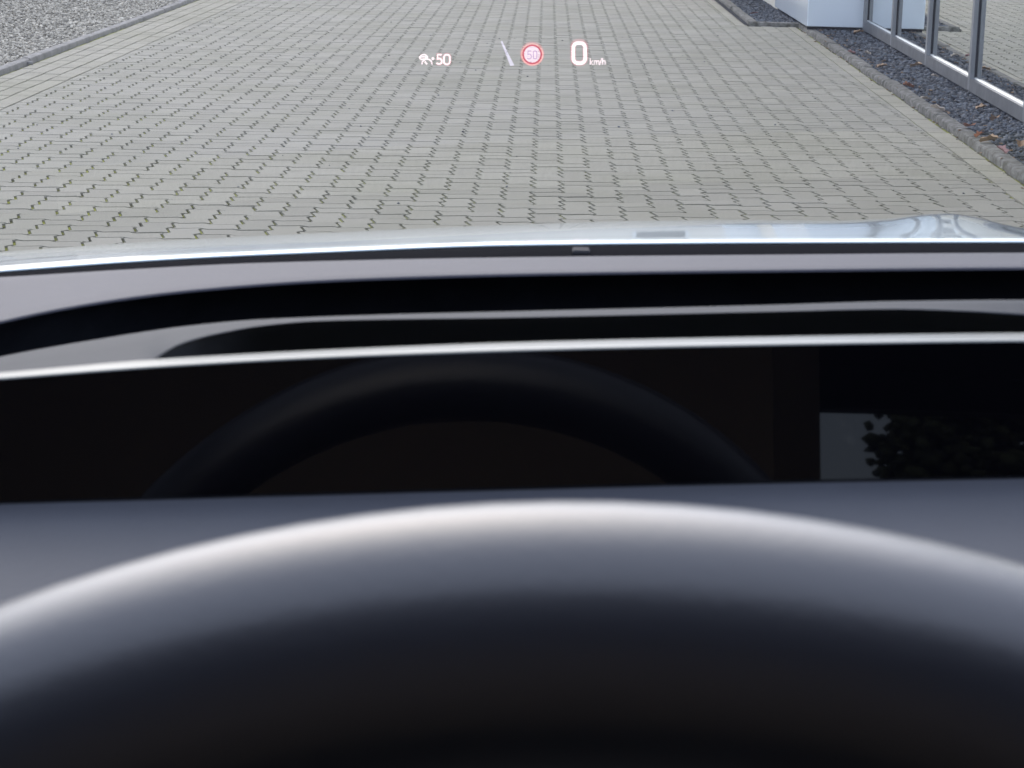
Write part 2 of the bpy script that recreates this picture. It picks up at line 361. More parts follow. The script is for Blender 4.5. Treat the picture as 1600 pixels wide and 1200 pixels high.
# ------------------------------------------------------------------ gravel
ICO_V = []; ICO_F = []
def ico():
    t = (1+5**.5)/2; v = np.array([(-1, t, 0), (1, t, 0), (-1, -t, 0), (1, -t, 0), (0, -1, t), (0, 1, t), (0, -1, -t), (0, 1, -t), (t, 0, -1), (t, 0, 1), (-t, 0, -1), (-t, 0, 1)])/math.sqrt(1+t*t)
    f = np.array([(0, 11, 5), (0, 5, 1), (0, 1, 7), (0, 7, 10), (0, 10, 11), (1, 5, 9), (5, 11, 4), (11, 10, 2), (10, 7, 6), (7, 1, 8), (3, 9, 4), (3, 4, 2), (3, 2, 6), (3, 6, 8), (3, 8, 9), (4, 9, 5), (2, 4, 11), (6, 2, 10), (8, 6, 7), (9, 8, 1)])
    return v, f
IV, IF = ico()
def scatter(name, pts, smin, smax, mat, label, cat, flat=.58, jag=.40, smooth=False):
    n = len(pts); V = np.repeat(IV[None], n, 0)*(1+RNG.uniform(-jag, jag, (n, 12, 1)))
    V *= np.stack([RNG.uniform(.75, 1.25, n), RNG.uniform(.6, 1.0, n), RNG.uniform(flat*.7, flat*1.2, n)], -1)[:, None, :]
    V *= (smin+(smax-smin)*RNG.beta(1.6, 2.6, n))[:, None, None]
    a = RNG.uniform(0, 6.283, n); b = RNG.normal(0, .45, n); ca, sa, cb, sb = np.cos(a), np.sin(a), np.cos(b), np.sin(b)
    x, y, z = V[..., 0], V[..., 1], V[..., 2]; y, z = y*cb[:, None]-z*sb[:, None], y*sb[:, None]+z*cb[:, None]
    x, y = x*ca[:, None]-y*sa[:, None], x*sa[:, None]+y*ca[:, None]
    V = np.stack([x, y, z], -1)+np.array(pts)[:, None, :]
    F = (IF[None]+12*np.arange(n)[:, None, None]).reshape(-1, 3); V = V.reshape(-1, 3)
    me = bpy.data.meshes.new(name); me.vertices.add(len(V)); me.vertices.foreach_set('co', V.ravel())
    me.loops.add(F.size); me.loops.foreach_set('vertex_index', F.ravel().astype(np.int32)); me.polygons.add(len(F)); me.polygons.foreach_set('loop_start', np.arange(0, F.size, 3, dtype=np.int32))
    me.update(calc_edges=True); me.materials.append(mat)
    A = me.attributes.new('rnd', 'FLOAT', 'POINT'); A.data.foreach_set('value', np.repeat(RNG.random(n), 12).astype(np.float32))
    if smooth: me.polygons.foreach_set('use_smooth', np.ones(len(F), bool))
    return tag(link(name, me), label, cat, kind='stuff')
pts = [(random.uniform(-2.6, 1.8), random.uniform(8.3, 19), .001) for _ in range(70)]
scatter('driveway_grit', pts, .003, .009, M['basalt'], 'few dark crumbs of grit strewn over the paving', 'grit')
FX = lambda Y: 2.472+.0125*(Y-13)                        # the plane of the glass front
tag(MB().add([(kr(6)+.08, 5.5, .006), (3.2, 5.5, .006), (3.2, 18.6, .006), (2.6, 23.5, .006), (1.65, 23.5, .006), (1.65, 19.2, .006), (kr(19)+.05, 19.2, .006)], [(0, 1, 2, 3, 4, 5, 6)]).build('dark_gravel_bed', M['bed_dark']), kind='structure')
pts = []
for _ in range(15000):
    Y = random.uniform(8.6, 18.9); X = random.uniform(kr(Y)+.08, FX(Y)+.02); pts.append((X, Y, .014+random.uniform(-.008, .014)))
scatter('dark_gravel', pts, .008, .026, M['basalt'], 'strip of dark grey crushed stone between weathered kerb and glass front', 'gravel')
pts = [(random.uniform(1.76, 2.2), random.uniform(19.23, 23.0), .014+random.uniform(-.008, .014)) for _ in range(6000)]
scatter('dark_gravel', pts, .008, .022, M['basalt'], 'small far bed of dark crushed stone beside the pale panel', 'gravel')
tag(MB().add([(-16, 4, .008), (KL-.05, 4, .008), (KL-.05, 40, .008), (-16, 40, .008)], [(0, 1, 2, 3)]).build('pale_gravel_bed', M['bed_pale']), kind='structure')
pts = []
while len(pts) < 36000:
    Y = random.uniform(12.0, 23.5); X = KL-.06-random.random()**1.2*2.1
    if X < -.232*Y-.12: continue
    pts.append((X, Y, .017+random.uniform(-.010, .014)))
scatter('pale_gravel', pts, .006, .020, M['pale_stone'], 'pale grey gravel area behind the smooth pale kerb', 'gravel')
pts = [(kr(Y)-abs(random.gauss(0, .015)), Y, .003) for Y in [random.uniform(9, 19) for _ in range(70)]]
scatter('kerb_grit', pts, .004, .011, M['pale_stone'], 'small pale grit lying along the foot of the weathered kerb', 'grit')

# ------------------------------------------------------------------ building on the right
bld = empty('glass_front_building', (FX(13), 13, 0)); tag(bld, 'building with grey framed floor-to-ceiling glass and pale coated panels beside the dark gravel', 'building')
MY = [13.30+1.68*i for i in range(-5, 4)]               # mullion positions along the front
MY[-1] = 18.30
ZB, ZT = .045, 3.05
for i, y in enumerate(MY):
    x = FX(y); b = MB()
    m = MB().box((x-.038, y-.030, ZB+.002), (x-.0105, y+.030, ZT), .003).build('mullion', M['alu'], bld, auto=30)
    MB().box((x-.0102, y-.024, ZB+.003), (x+.03, y+.024, ZT)).build('gasket', M['gasket'], m)
    MB().box((x-.036, y-.012, -.01), (x-.012, y+.012, ZB)).build('mullion_foot', M['alu'], m)
    if i+1 < len(MY):
        ya, yb = y+.0305, MY[i+1]-.0305; xa, xb = FX(ya), FX(yb)
        def bar(nm, x0, x1, z0, z1, mat, par, e=0.0):
            vs = [(xa+x0, ya, z0), (xa+x1, ya, z0), (xb+x1, yb, z0), (xb+x0, yb, z0), (xa+x0+e, ya, z1), (xa+x1, ya, z1), (xb+x1, yb, z1), (xb+x0+e, yb, z1)]
            return MB().add(vs, [(3, 2, 1, 0), (4, 5, 6, 7), (0, 1, 5, 4), (1, 2, 6, 5), (2, 3, 7, 6), (3, 0, 4, 7)]).build(nm, mat, par)
        bar('bottom_rail', -.036, .03, ZB, ZB+.072, M['alu_rail'], bld)
        bar('glazing_bead', -.014, -.005, ZB+.0725, ZB+.080, M['alu_light'], bld, .006)
        bar('glass_pane', -.004, .004, ZB+.0735, ZT-.06, M['pane'], bld)
        bar('head_rail', -.036, .03, ZT-.07, ZT, M['alu'], bld)
# room behind the glass
ya, yb = MY[0]-.05, MY[-1]+.04
MB().add([(FX(ya)+.06, ya, .05), (8, ya, .05), (8, yb, .05), (FX(yb)+.06, yb, .05)], [(0, 1, 2, 3)]).build('room_floor', M['room'], bld)
MB().add([(8, ya, .05), (8, yb, .05), (8, yb, 3.0), (8, ya, 3.0)], [(0, 1, 2, 3)]).build('room_wall', M['room_wall'], bld)
MB().box((FX(13)-.07, ya, ZT+.002), (9, 26, ZT+.9)).build('fascia', M['panel'], bld)
MB().box((FX(13)-.16, ya-.1, ZT+.9), (9.1, 26.1, ZT+1.02)).build('roof_edge', M['alu'], bld)
MB().box((FX(ya)-.04, ya-3.5, -.02), (8, ya-.06, ZT)).build('end_wall', M['panel'], bld)
# the pale panelled bay that steps out at the far end of the glass
PX, PYf = on(1254, 42, .03)[0], 18.42
MB().box((PX, PYf, .055), (FX(18.4)+.012, PYf+.05, ZT), .004).build('panel', M['panel'], bld, auto=30)
MB().box((PX+.002, PYf+.058, .05), (PX+.05, 21.1, ZT), .004).build('panel', M['panel'], bld, auto=30)
MB().box((PX+.006, PYf+.045, .02), (PX+.06, PYf+.06, ZT)).build('panel_gap', M['gasket'], bld)
MB().box((PX+.06, PYf+.06, -.02), (PX+.4, 21.0, .07)).build('plinth', M['gasket'], bld)
MB().box((1.72, 23.0, -.02), (3.5, 23.2, .09)).build('plinth', M['gasket'], bld)
MB().box((1.72, 22.98, .092), (3.5, 23.2, .12)).build('sill', M['alu_light'], bld)
MB().box((1.75, 23.02, .122), (3.5, 23.18, ZT)).build('panel', M['panel'], bld)
MB().box((2.1, 21.12, -.02), (2.3, 22.9, ZT)).build('recess_wall', M['cream'], bld)

# cream houses that stand outside the frame and show only as reflections in glass and paint
def house(x0, x1, y0, y1, h, side, label):
    e = empty('cream_house', ((x0+x1)/2, (y0+y1)/2, 0)); tag(e, label, 'house')
    MB().box((x0, y0, -.05), (x1, y1, h)).build('wall', M['cream'], e)
    cy = (y0+y1)/2
    MB().add([(x0-.4, y0-.4, h+.003), (x1+.4, y0-.4, h+.003), (x1+.4, y1+.4, h+.003), (x0-.4, y1+.4, h+.003), (x0-.4, cy, h+2.2), (x1+.4, cy, h+2.2)], [(0, 1, 5, 4), (2, 3, 4, 5), (0, 4, 3), (1, 2, 5), (3, 2, 1, 0)]).build('roof', M['roofing'], e)
    for i in range(4):
        for z in (1.0, 3.6):
            if side == 'S':
                x = x0+(x1-x0)*(i+.5)/4; wn = MB().box((x-.6, y0-.04, z), (x+.6, y0-.003, z+1.4)).build('window', M['alu_light'], e); MB().box((x-.52, y0-.05, z+.08), (x+.52, y0-.042, z+1.32)).build('pane', M['black_gloss'], wn)
            else:
                y = y0+(y1-y0)*(i+.5)/4; wn = MB().box((x1+.003, y-.6, z), (x1+.04, y+.6, z+1.4)).build('window', M['alu_light'], e); MB().box((x1+.042, y-.52, z+.08), (x1+.05, y+.52, z+1.32)).build('pane', M['black_gloss'], wn)
house(-9, 9, 48, 58, 5.6, 'S', 'cream house straight ahead past the end of the driveway')
house(-24, -15, 16, 40, 5.6, 'E', 'cream house beyond the pale gravel on the left')
hp = [(random.uniform(5.55, 12), -20+random.gauss(0, .35), random.uniform(.2, 5.5)) for _ in range(20000)]
scatter('hedge', hp, .05, .14, noise_mat('hedge_leaf', [(.3, (.07, .085, .035)), (.7, (.12, .13, .06))], 4, .8), 'tall green hedge well behind the car, seen only as a dim reflection', 'hedge')
tb = empty('dark_beam', (-5.1, 20.6, 0)); tag(tb, 'dark low beam lying on the pale gravel at the top left corner', 'beam')  # low dark box for an unidentified dark shape
MB().box((-6.6, 20.45, .03), (-4.38, 20.65, .20), .012).build('beam', M['dark_brown'], tb, auto=30)
MB().box((-6.4, 20.40, .205), (-6.2, 20.7, .25), .006).build('bearer', M['dark_brown'], tb, auto=30)

# ------------------------------------------------------------------ litter: leaves and a small block
LEAF_C = {'tan': (.46, .31, .19), 'pale': (.58, .49, .40), 'rust': (.30, .12, .06), 'pink': (.38, .22, .20), 'brown': (.26, .16, .09)}
for n_, c_ in LEAF_C.items(): M['leaf_'+n_] = noise_mat('dry_leaf_'+n_, [(.3, tuple(a*.75 for a in c_)), (.7, tuple(a*1.15 for a in c_))], 60, .8, coords='World')
def leaf(px, py, size, colour, label):
    x, y, z = on(px, py, .05); n = 14; vs = [(0, 0, 0)]; rot = random.uniform(0, 6.28); curl = random.uniform(.5, 1.0); 
    for i in range(n):
        a = 2*math.pi*i/n; r = size*(.62+.38*abs(math.cos(2.5*a/1.0)))*(1 if i % 2 else .8)
        lx, ly = r*math.cos(a)*1.25, r*math.sin(a)*.8
        vs.append((lx*math.cos(rot)-ly*math.sin(rot), lx*math.sin(rot)+ly*math.cos(rot), curl*(abs(ly)*.9+.35*lx)+random.uniform(-.1, .1)*size))
    m = len(vs); vs2 = vs+[(a, b, c-.0012) for a, b, c in vs]
    fs = [(0, 1+i, 1+(i+1) % n) for i in range(n)]+[(m, m+1+(i+1) % n, m+1+i) for i in range(n)]+[(1+i, m+1+i, m+1+(i+1) % n, 1+(i+1) % n) for i in range(n)]
    o = link('dry_leaf', mesh('dry_leaf', vs2, fs, M['leaf_'+colour])); o.location = (x, y, z)
    return tag(o, label, 'leaf', 'dry leaves on the dark gravel')
leaf(1341, 50, .042, 'tan', 'tan dry leaf at the near corner of the pale panel')
leaf(1331, 82, .030, 'pink', 'pinkish dry leaf close to the weathered kerb, nearest to the panelled bay')
leaf(1356, 83, .024, 'pale', 'small pale dry leaf in mid gravel a little before the panelled bay')
leaf(1378, 103, .036, 'tan', 'tan curled leaf by the kerb edge beside the farthest glass pane')
leaf(1431, 102, .042, 'tan', 'upright tan leaf under the bottom rail left of the third mullion')
leaf(1420, 134, .036, 'rust', 'rust red leaf on the gravel beside the kerb')
leaf(1446, 154, .034, 'pale', 'pale leaf touching the kerb edge just past the rust red one')
leaf(1461, 119, .026, 'pale', 'small pale leaf under the rail between the two nearest mullions')
leaf(1466, 170, .042, 'pale', 'broad whitish leaf lying on the kerb back')
leaf(1514, 197, .042, 'rust', 'large reddish brown leaf in mid gravel before the nearest mullion')
leaf(1533, 168, .034, 'tan', 'tan leaf just in front of the nearest mullion foot')
leaf(1544, 219, .046, 'tan', 'largest tan curled leaf low on the right of the gravel')
leaf(1530, 211, .030, 'rust', 'small rust leaf tucked left of the largest tan leaf')
leaf(1554, 186, .034, 'brown', 'brown flat leaf right of the nearest mullion foot')
leaf(1566, 235, .034, 'pink', 'pinkish leaf nearest the kerb at the lower right')
leaf(1595, 226, .034, 'brown', 'brown leaf at the right edge of the picture')
leaf(1178, 21, .042, 'pink', 'pinkish leaf alone in the small far gravel bed')
lp = [(kr(Y)+random.choice((-.012, .085, .09, .10, .14, .2))+random.gauss(0, .012), Y, random.uniform(.002, .004)) for Y in [random.uniform(9.2, 19) for _ in range(150)]]
lp = [(a, b, .035 if a > kr(b)+.075 else (.036 if a > kr(b) else .004)) for a, b, c in lp]
scatter('leaf_litter', lp, .006, .017, noise_mat('leaf_crumb', [(.3, (.12, .075, .04)), (.7, (.30, .20, .12))], 30, .9, rnd='attr', rndamt=.4, coords='World'), 'brown leaf crumbs gathered along the weathered kerb', 'litter', flat=.25)
x, y, z = on(45, 101, .0)
o = MB().box((-.028, -.012, 0), (.028, .012, .02), .004).build('stone_chip', M['kerb_pale'], None, auto=30); o.location = (x, y, .001); o.rotation_euler.z = -.15
tag(o, 'small oblong stone chip at the foot of the pale kerb on the left', 'stone')

# ------------------------------------------------------------------ the car one looks out of
car = empty('car', (.37, .2, 0)); tag(car, 'silver car whose bonnet, dashboard and steering wheel fill the lower picture', 'car')
XS = np.unique(np.concatenate([np.linspace(-3600, -900, 19), np.linspace(-900, 0, 19), np.linspace(0, 1600, 129), np.linspace(1600, 4300, 40), np.linspace(4300, 9000, 24)]))
def cut(rows, lo=-.47, hi=1.21): return [[(min(max(x, lo), hi), y, z) for x, y, z in r] for r in rows]     # ends at the door linings
def row(ctrl, Y, dy=0.0, dY=0.0):
    py = pchip(ctrl, XS)+dy; Ys = pchip(Y, XS) if isinstance(Y, (list, tuple)) else np.full(len(XS), float(Y))
    return [at(a, b, c+dY) for a, b, c in zip(XS, py, Ys)]
# bonnet
CREST = [(-900, 520), (-500, 450), (0, 394), (300, 374), (500, 364), (800, 351), (1000, 345), (1150, 343.5), (1300, 344.5), (1380, 342), (1440, 335), (1480, 333), (1520, 338), (1560, 348), (1600, 356), (1750, 366), (2300, 360), (3200, 390), (4300, 500)]
REAR = [(-900, 530), (-500, 466), (0, 417), (300, 396), (500, 387), (800, 376), (1200, 372), (1600, 371), (2300, 380), (3200, 410), (4300, 515)]
hr = []
for t, dY in ((-.0, 0),):
    hr.append(row(REAR, 1.452, 30)); hr.append(row(REAR, 1.440, 11)); hr.append(row(REAR, 1.436, 8)); hr.append(row(REAR, 1.438, 5)); hr.append(row(REAR, 1.446, 1.5))
c_, r_ = pchip(CREST, XS), pchip(REAR, XS)
for t in np.concatenate([np.linspace(0.06, 1, 14), [1.3, 1.7, 2.3, 3.0, 3.8, 4.6]]):
    Y = 1.46+.24*t
    e = (1-t)**2 if t <= 1 else .35*(t-1)**2
    hr.append([at(a, c+(r-c)*e if t <= 1 else c+22*e, Y) for a, c, r in zip(XS, c_, r_)])
hood = link('hood', mesh('hood', *grid_mesh(cut(hr)), M['paint'], True), car)
# cowl under the windscreen
cw = [row(REAR, 1.47, 9), row(REAR, 1.43, 10), row(REAR, 1.39, 22), row(REAR, 1.30, 70), row(REAR, 1.2, 160)]
cowl = link('cowl', mesh('cowl', *grid_mesh(cut(cw)), base_mat('black_cowl_rubber', (.007, .007, .009), .95, 0, .02), True), car)
a = at(908, 389, 1.40); MB().box((a[0]-.0055, a[1]-.012, a[2]-.014), (a[0]+.0055, a[1]+.004, a[2]+.0008), .001).build('washer_nozzle', base_mat('nozzle_plastic', (.022, .022, .026), .7, 0, .2), cowl, auto=30)
# dashboard
DASH = empty('dashboard', (0, 0, 0)); DASH.parent = car; DASH.location = (.37-.37, .9-.2, 1.0)
FAR = [(-900, 470), (-500, 452), (0, 432), (200, 420), (400, 410), (800, 401), (1200, 397), (1600, 394), (2600, 393), (4300, 400)]
NEAR = [(-900, 800), (-500, 640), (0, 500), (100, 479), (200, 463), (300, 451), (500, 436), (800, 426), (1200, 420), (1600, 416), (2600, 414), (4300, 425)]
YN = [(-900, .70), (-400, .76), (0, .86), (300, .93), (600, .95), (4300, .95)]
dr = [row(FAR, 1.12, 40), row(FAR, 1.03, 6), row(FAR, 1.02, 1)]
f_, n_, yn_ = pchip(FAR, XS), pchip(NEAR, XS), pchip(YN, XS)
for t in (.15, .35, .6, .82, .93):
    dr.append([at(a, f+(n-f)*(t**1.05)-.6, 1.02+(y-1.02)*t) for a, f, n, y in zip(XS, f_, n_, yn_)])
dr += [row(NEAR, YN, -.3, .003), row(NEAR, YN, 1.0, .0), row(NEAR, YN, 3, -.0012), row(NEAR, YN, 6, -.0015)]
rc = [row(NEAR, YN, 5.5, .002), row(NEAR, YN, 9, .004), row(NEAR, YN, 30, .010), row(NEAR, YN, 75, .02), row(NEAR, YN, 180, .02)]
link('top_pad', mesh('top_pad', *grid_mesh(cut(dr)), M['dash'], True), DASH)
link('pad_step', mesh('pad_step', *grid_mesh(cut(rc)), M['black_plastic'], True), DASH)  # step face split from the pad to take a darker plastic
STOP = [(-900, 860), (-500, 690), (0, 557), (150, 530), (300, 508), (400, 499), (600, 491), (800, 486), (1200, 476), (1400, 470), (1600, 468), (2000, 480), (2600, 540), (4300, 640)]
SLOW = [(-900, 900), (-500, 730), (0, 606), (180, 588), (228, 574), (246, 560), (258, 551), (275, 541), (300, 532), (350, 520), (400, 511), (500, 502), (800, 497), (1200, 488), (1400, 484), (1500, 487), (1600, 493), (2000, 520), (2600, 600), (4300, 700)]
YS_ = [(-900, .60), (-300, .66), (0, .672), (180, .68), (250, .70), (320, .745), (420, .772), (600, .778), (4300, .778)]
ST_Y = [(-900, .72), (0, .79), (300, .80), (4300, .80)]
st = [row(STOP, ST_Y, 120, .02), row(STOP, ST_Y, 20, .012), row(STOP, ST_Y, 4, .006), row(STOP, ST_Y, .5, .0)]
s1, s2, y1_, y2_ = pchip(STOP, XS), pchip(SLOW, XS), pchip(ST_Y, XS), pchip(YS_, XS)
for t in (.3, .6, .85): st.append([at(a, p+(q-p)*t, y+(z-y)*t) for a, p, q, y, z in zip(XS, s1, s2, y1_, y2_)])
st += [row(SLOW, YS_, 0), row(SLOW, YS_, 2, .001), row(SLOW, YS_, 4, .003)]
uf = [row(SLOW, YS_, 3.5, .004), row(SLOW, YS_, 12, .010), row(SLOW, YS_, 90, .04)]
link('hood_underside', mesh('hood_underside', *grid_mesh(cut(uf)), M['dark_face'], True), DASH)
link('instrument_hood', mesh('instrument_hood', *grid_mesh(cut(st)), M['dash_hood'], True), DASH)
# wide black screen: housing, glass front and the satin strip along its top
TU = [(-900, 650), (-400, 608), (0, 578), (250, 557), (500, 543), (800, 531), (1200, 522), (1600, 516), (2600, 510), (4300, 520)]
TL = [(-900, 664), (-400, 622), (0, 591), (250, 572), (500, 558), (800, 547), (1200, 538), (1600, 532), (2600, 526), (4300, 536)]
SB = [(-900, 815), (-400, 800), (0, 788), (400, 777), (800, 766), (1200, 756), (1600, 748), (2600, 728), (4300, 700)]
def YT(b): return [(-900, b-.0185), (4400, b+.0392)]               # the screen is turned 3.5 degrees
_keep = XS; XS = XS[(XS > -420) & (XS < 4450)]
sc_ = []
a1, a2 = pchip(TL, XS)+2.0, pchip(SB, XS)+45
for t in (0, .25, .5, .75, 1): sc_.append([at(a, p+(q-p)*t, b-.0085*t) for a, p, q, b in zip(XS, a1, a2, pchip(YT(.6398), XS))])
screen = link('screen', mesh('screen', *grid_mesh(sc_), M['black_gloss'], True), DASH)
tr_ = [row(TU, YT(.656), 40), row(TU, YT(.6525), 5), row(TU, YT(.650), 4), row(TL, YT(.6420), -1.8), row(TL, YT(.6404), -.5), row(TL, YT(.640), 2.4)]
link('top_trim', mesh('top_trim', *grid_mesh(tr_), M['satin_trim'], True), screen)
XS = _keep
sh = [row(SB, YT(.6345), 40), row(SB, YT(.631), 3), row(SB, YT(.628), 0)]
b1 = pchip(SB, XS)
for t in (.08, .25, .5, .75, 1.0): sh.append([at(a, p+620*t**1.15, b-.21*t) for a, p, b in zip(XS, b1, pchip(YT(.628), XS))])
sh.append([(p[0], p[1]-.03, p[2]-.25) for p in sh[-1]])
link('lower_shelf', mesh('lower_shelf', *grid_mesh(cut(sh)), M['dash_low'], True), DASH)

# steering wheel
TILT = math.radians(24); WR, TR = .178, .0162
wv = np.array([0, math.sin(TILT), math.cos(TILT)]); wn = np.array([0, -math.cos(TILT), math.sin(TILT)]); wx = np.array([1.0, 0, 0])
CT = np.array(at(958, 1002, .266)); WC = CT-WR*wv
SW = empty('steering_wheel'); SW.parent = car; SW.location = Vector(WC)-car.location; SW['label'] = 'black leather steering wheel, out of focus, its rim lit along the top'
NA, NB = 160, 40; vs = []; fs = []
for i in range(NA):
    a = 2*math.pi*i/NA; rad = math.cos(a)*wv+math.sin(a)*wx
    for j in range(NB):
        b = 2*math.pi*j/NB; rr = TR*(1+.04*math.cos(2*b))
        vs.append(WC+rad*(WR+rr*math.cos(b))+wn*(rr*1.12*math.sin(b)))
for i in range(NA):
    for j in range(NB): fs.append((i*NB+j, i*NB+(j+1) % NB, ((i+1) % NA)*NB+(j+1) % NB, ((i+1) % NA)*NB+j))
link('rim', mesh('rim', vs, fs, M['leather'], True), SW)
def disc(c, r, th, n=40, dome=.012):
    v = []; f = []
    for k, (q, h) in enumerate(((1.0, -th), (1.0, 0), (.92, dome*.6), (.5, dome), (.05, dome*1.1))):
        for i in range(n):
            a = 2*math.pi*i/n; v.append(c+(math.cos(a)*wv*.85+math.sin(a)*wx)*r*q+wn*h)
    for k in range(4):
        for i in range(n): f.append((k*n+i, k*n+(i+1) % n, (k+1)*n+(i+1) % n, (k+1)*n+i))
    f.append(tuple(range(4*n, 5*n))); return v, f
link('hub', mesh('hub', *disc(WC-wn*.025, .072, .03), M['cabin'], True), SW)
for ang in (90, -90, 180):
    a = math.radians(ang); rad = math.cos(a)*wv+math.sin(a)*wx; tan = -math.sin(a)*wv+math.cos(a)*wx; v = []
    for q, hw, off in ((.055, .03, -.03), (.11, .022, -.022), (.168, .017, -.004)):
        for s, t in ((-1, -.006), (1, -.006), (1, .006), (-1, .006)): v.append(WC+rad*q+tan*hw*s+wn*(off+t))
    f = [(3, 2, 1, 0), (8, 9, 10, 11)]+[(k*4+i, k*4+(i+1) % 4, k*4+4+(i+1) % 4, k*4+4+i) for k in (0, 1) for i in range(4)]
    link('spoke', mesh('spoke', v, f, M['cabin'], auto=40), SW)
cv = [WC-wn*(.05+q)+(math.cos(a)*wv+math.sin(a)*wx)*.05 for q in (0, .26) for a in np.linspace(0, 2*math.pi, 24, endpoint=False)]
link('steering_column', mesh('steering_column', cv, [(i, (i+1) % 24, 24+(i+1) % 24, 24+i) for i in range(24)]+[tuple(range(24))], M['cabin'], True), car)

# cabin shell: windscreen, roof, pillars, doors, glass, seats
XL, XR = -.58, 1.32; XM = .37
def cross(X, k): return k*(1-((X-XM)/.95)**2)
wsr = []
for t in np.linspace(0, 1, 9):
    Y = 1.30+(-.02-1.30)*t; Z = .985+(1.585-.985)*(t**.93); wsr.append([(X, Y+cross(X, .10)-.10, Z+cross(X, .02)-.0) for X in np.linspace(XL+.06+.10*t, XR-.06-.10*t, 17)])
link('windshield', mesh('windshield', *grid_mesh(wsr), M['windshield'], True), car)
rfr = []
for Y in np.linspace(-.06, -2.1, 12):
    rfr.append([(X, Y+cross(X, .08)-.08*0, 1.60+cross(X, .035)-.08*((Y+1)/1.1)**2*(Y < -1)) for X in np.linspace(XL+.14, XR-.14, 13)])
roof = link('roof', mesh('roof', *grid_mesh(rfr), M['paint'], True), car)
link('headliner', mesh('headliner', *grid_mesh([[(x, y, z-.03) for x, y, z in r] for r in rfr]), M['cabin'], True), roof)
for s, X in ((1, XL), (-1, XR)):
    p = MB(); 
    A0, A1, B0, B1 = (X+s*.02, 1.28, .98), (X+s*.09, 1.26, .98), (X+s*.12, -.03, 1.59), (X+s*.19, -.06, 1.60)
    p.add([A0, A1, B1, B0, tuple(np.add(A0, (0, -.10, 0))), tuple(np.add(A1, (0, -.10, 0))), tuple(np.add(B1, (0, -.10, -.02))), tuple(np.add(B0, (0, -.10, -.02)))], [(0, 1, 2, 3), (7, 6, 5, 4), (0, 4, 5, 1), (3, 2, 6, 7), (0, 3, 7, 4), (1, 5, 6, 2)]).build('windshield_pillar', M['cabin'], car)
    dv = MB().box((min(X, X+s*.05), -1.0, .35), (max(X, X+s*.05), 1.15, .985), .015).build('door', M['paint'], car, auto=30)
    MB().box((min(X+s*.052, X+s*.10), -.98, .36), (max(X+s*.052, X+s*.10), 1.1, 1.0), .015).build('door_lining', M['cabin'], dv, auto=30)
    MB().add([(X+s*.02, -.40, .985), (X+s*.02, 1.05, .985), (X+s*.12, .0, 1.56), (X+s*.13, -.40, 1.57)], [(0, 1, 2, 3)]).build('side_window', M['side_glass'], dv)
    MB().add([(X, -1.05, .4), (X, -2.2, .4), (X, -2.2, 1.0), (X, -1.05, 1.0)], [(0, 1, 2, 3)]).build('rear_side_panel', M['paint'], car)
    MB().box((min(X+s*.03, X+s*.14), -1.02, .98), (max(X+s*.03, X+s*.14), -.42, 1.585)).build('door_pillar', M['cabin'], car)
    MB().add([(X+s*.02, -1.05, 1.0), (X+s*.02, -1.8, 1.0), (X+s*.13, -1.7, 1.55), (X+s*.13, -1.05, 1.57)], [(0, 1, 2, 3)]).build('side_window', M['privacy_glass'], car)
    # front wing and wheel outside
    MB().box((min(X, X+s*.1), 1.18, .35), (max(X, X+s*.1), 2.5, .66), .03).build('front_wing', M['paint'], car, auto=30)
    ty = []
    wl = MB(); n = 32
    for q in ((.20, -.10), (.30, -.11), (.335, -.09), (.335, .09), (.30, .11), (.20, .10)):
        for i in range(n):
            a = 2*math.pi*i/n; ty.append((X+s*.02+q[1], 2.0+q[0]*math.cos(a), .335+q[0]*math.sin(a)))
    wf = [(k*n+i, k*n+(i+1) % n, (k+1)*n+(i+1) % n, (k+1)*n+i) for k in range(5) for i in range(n)]
    wo = link('wheel', mesh('wheel', ty, wf, M['tyre'], True), car)
    link('wheel_rim', mesh('wheel_rim', [(X+s*.02-s*.08, 2.0+.2*math.cos(a), .335+.2*math.sin(a)) for a in np.linspace(0, 6.283, 24, endpoint=False)], [tuple(range(24))], M['rim']), wo)
MB().box((XL+.05, 2.55, .3), (XR-.05, 2.7, .78), .05).build('front_bumper', M['paint'], car, auto=30)
MB().box((XL+.03, -2.11, 1.457), (XR-.03, -2.05, 1.60)).build('rear_header', M['cabin'], car)
MB().box((XL+.03, -2.15, .35), (XR-.03, -2.1, 1.02)).build('tailgate', M['cabin'], car)
MB().add([(XL+.12, -2.12, 1.02), (XR-.12, -2.12, 1.02), (XR-.2, -2.05, 1.455), (XL+.2, -2.05, 1.455)], [(0, 1, 2, 3)]).build('rear_window', M['rear_glass'], car)
MB().box((XL+.05, -2.1, .30), (XR-.05, 1.1, .345)).build('floor_pan', M['cabin'], car)
for X in (-.02, .83):
    s_ = MB().box((X-.25, -.75, .46), (X+.25, -.22, .62), .05).build('seat', M['seat'], car, auto=40)
    bk = MB().box((X-(.36 if X < .3 else .20), -.66, .58), (X+(.385 if X < .3 else .27), -.52, 1.44 if X < .3 else 1.2), .05).build('seat_back', M['seat'], s_, auto=40)  # driver's back enlarged to block the rear window in screen reflections
    MB().box((X-.16, -.68, 1.445 if X < .3 else 1.21), (X+.16, -.58, 1.53 if X < .3 else 1.4), .03).build('headrest', M['seat'], s_, auto=40)

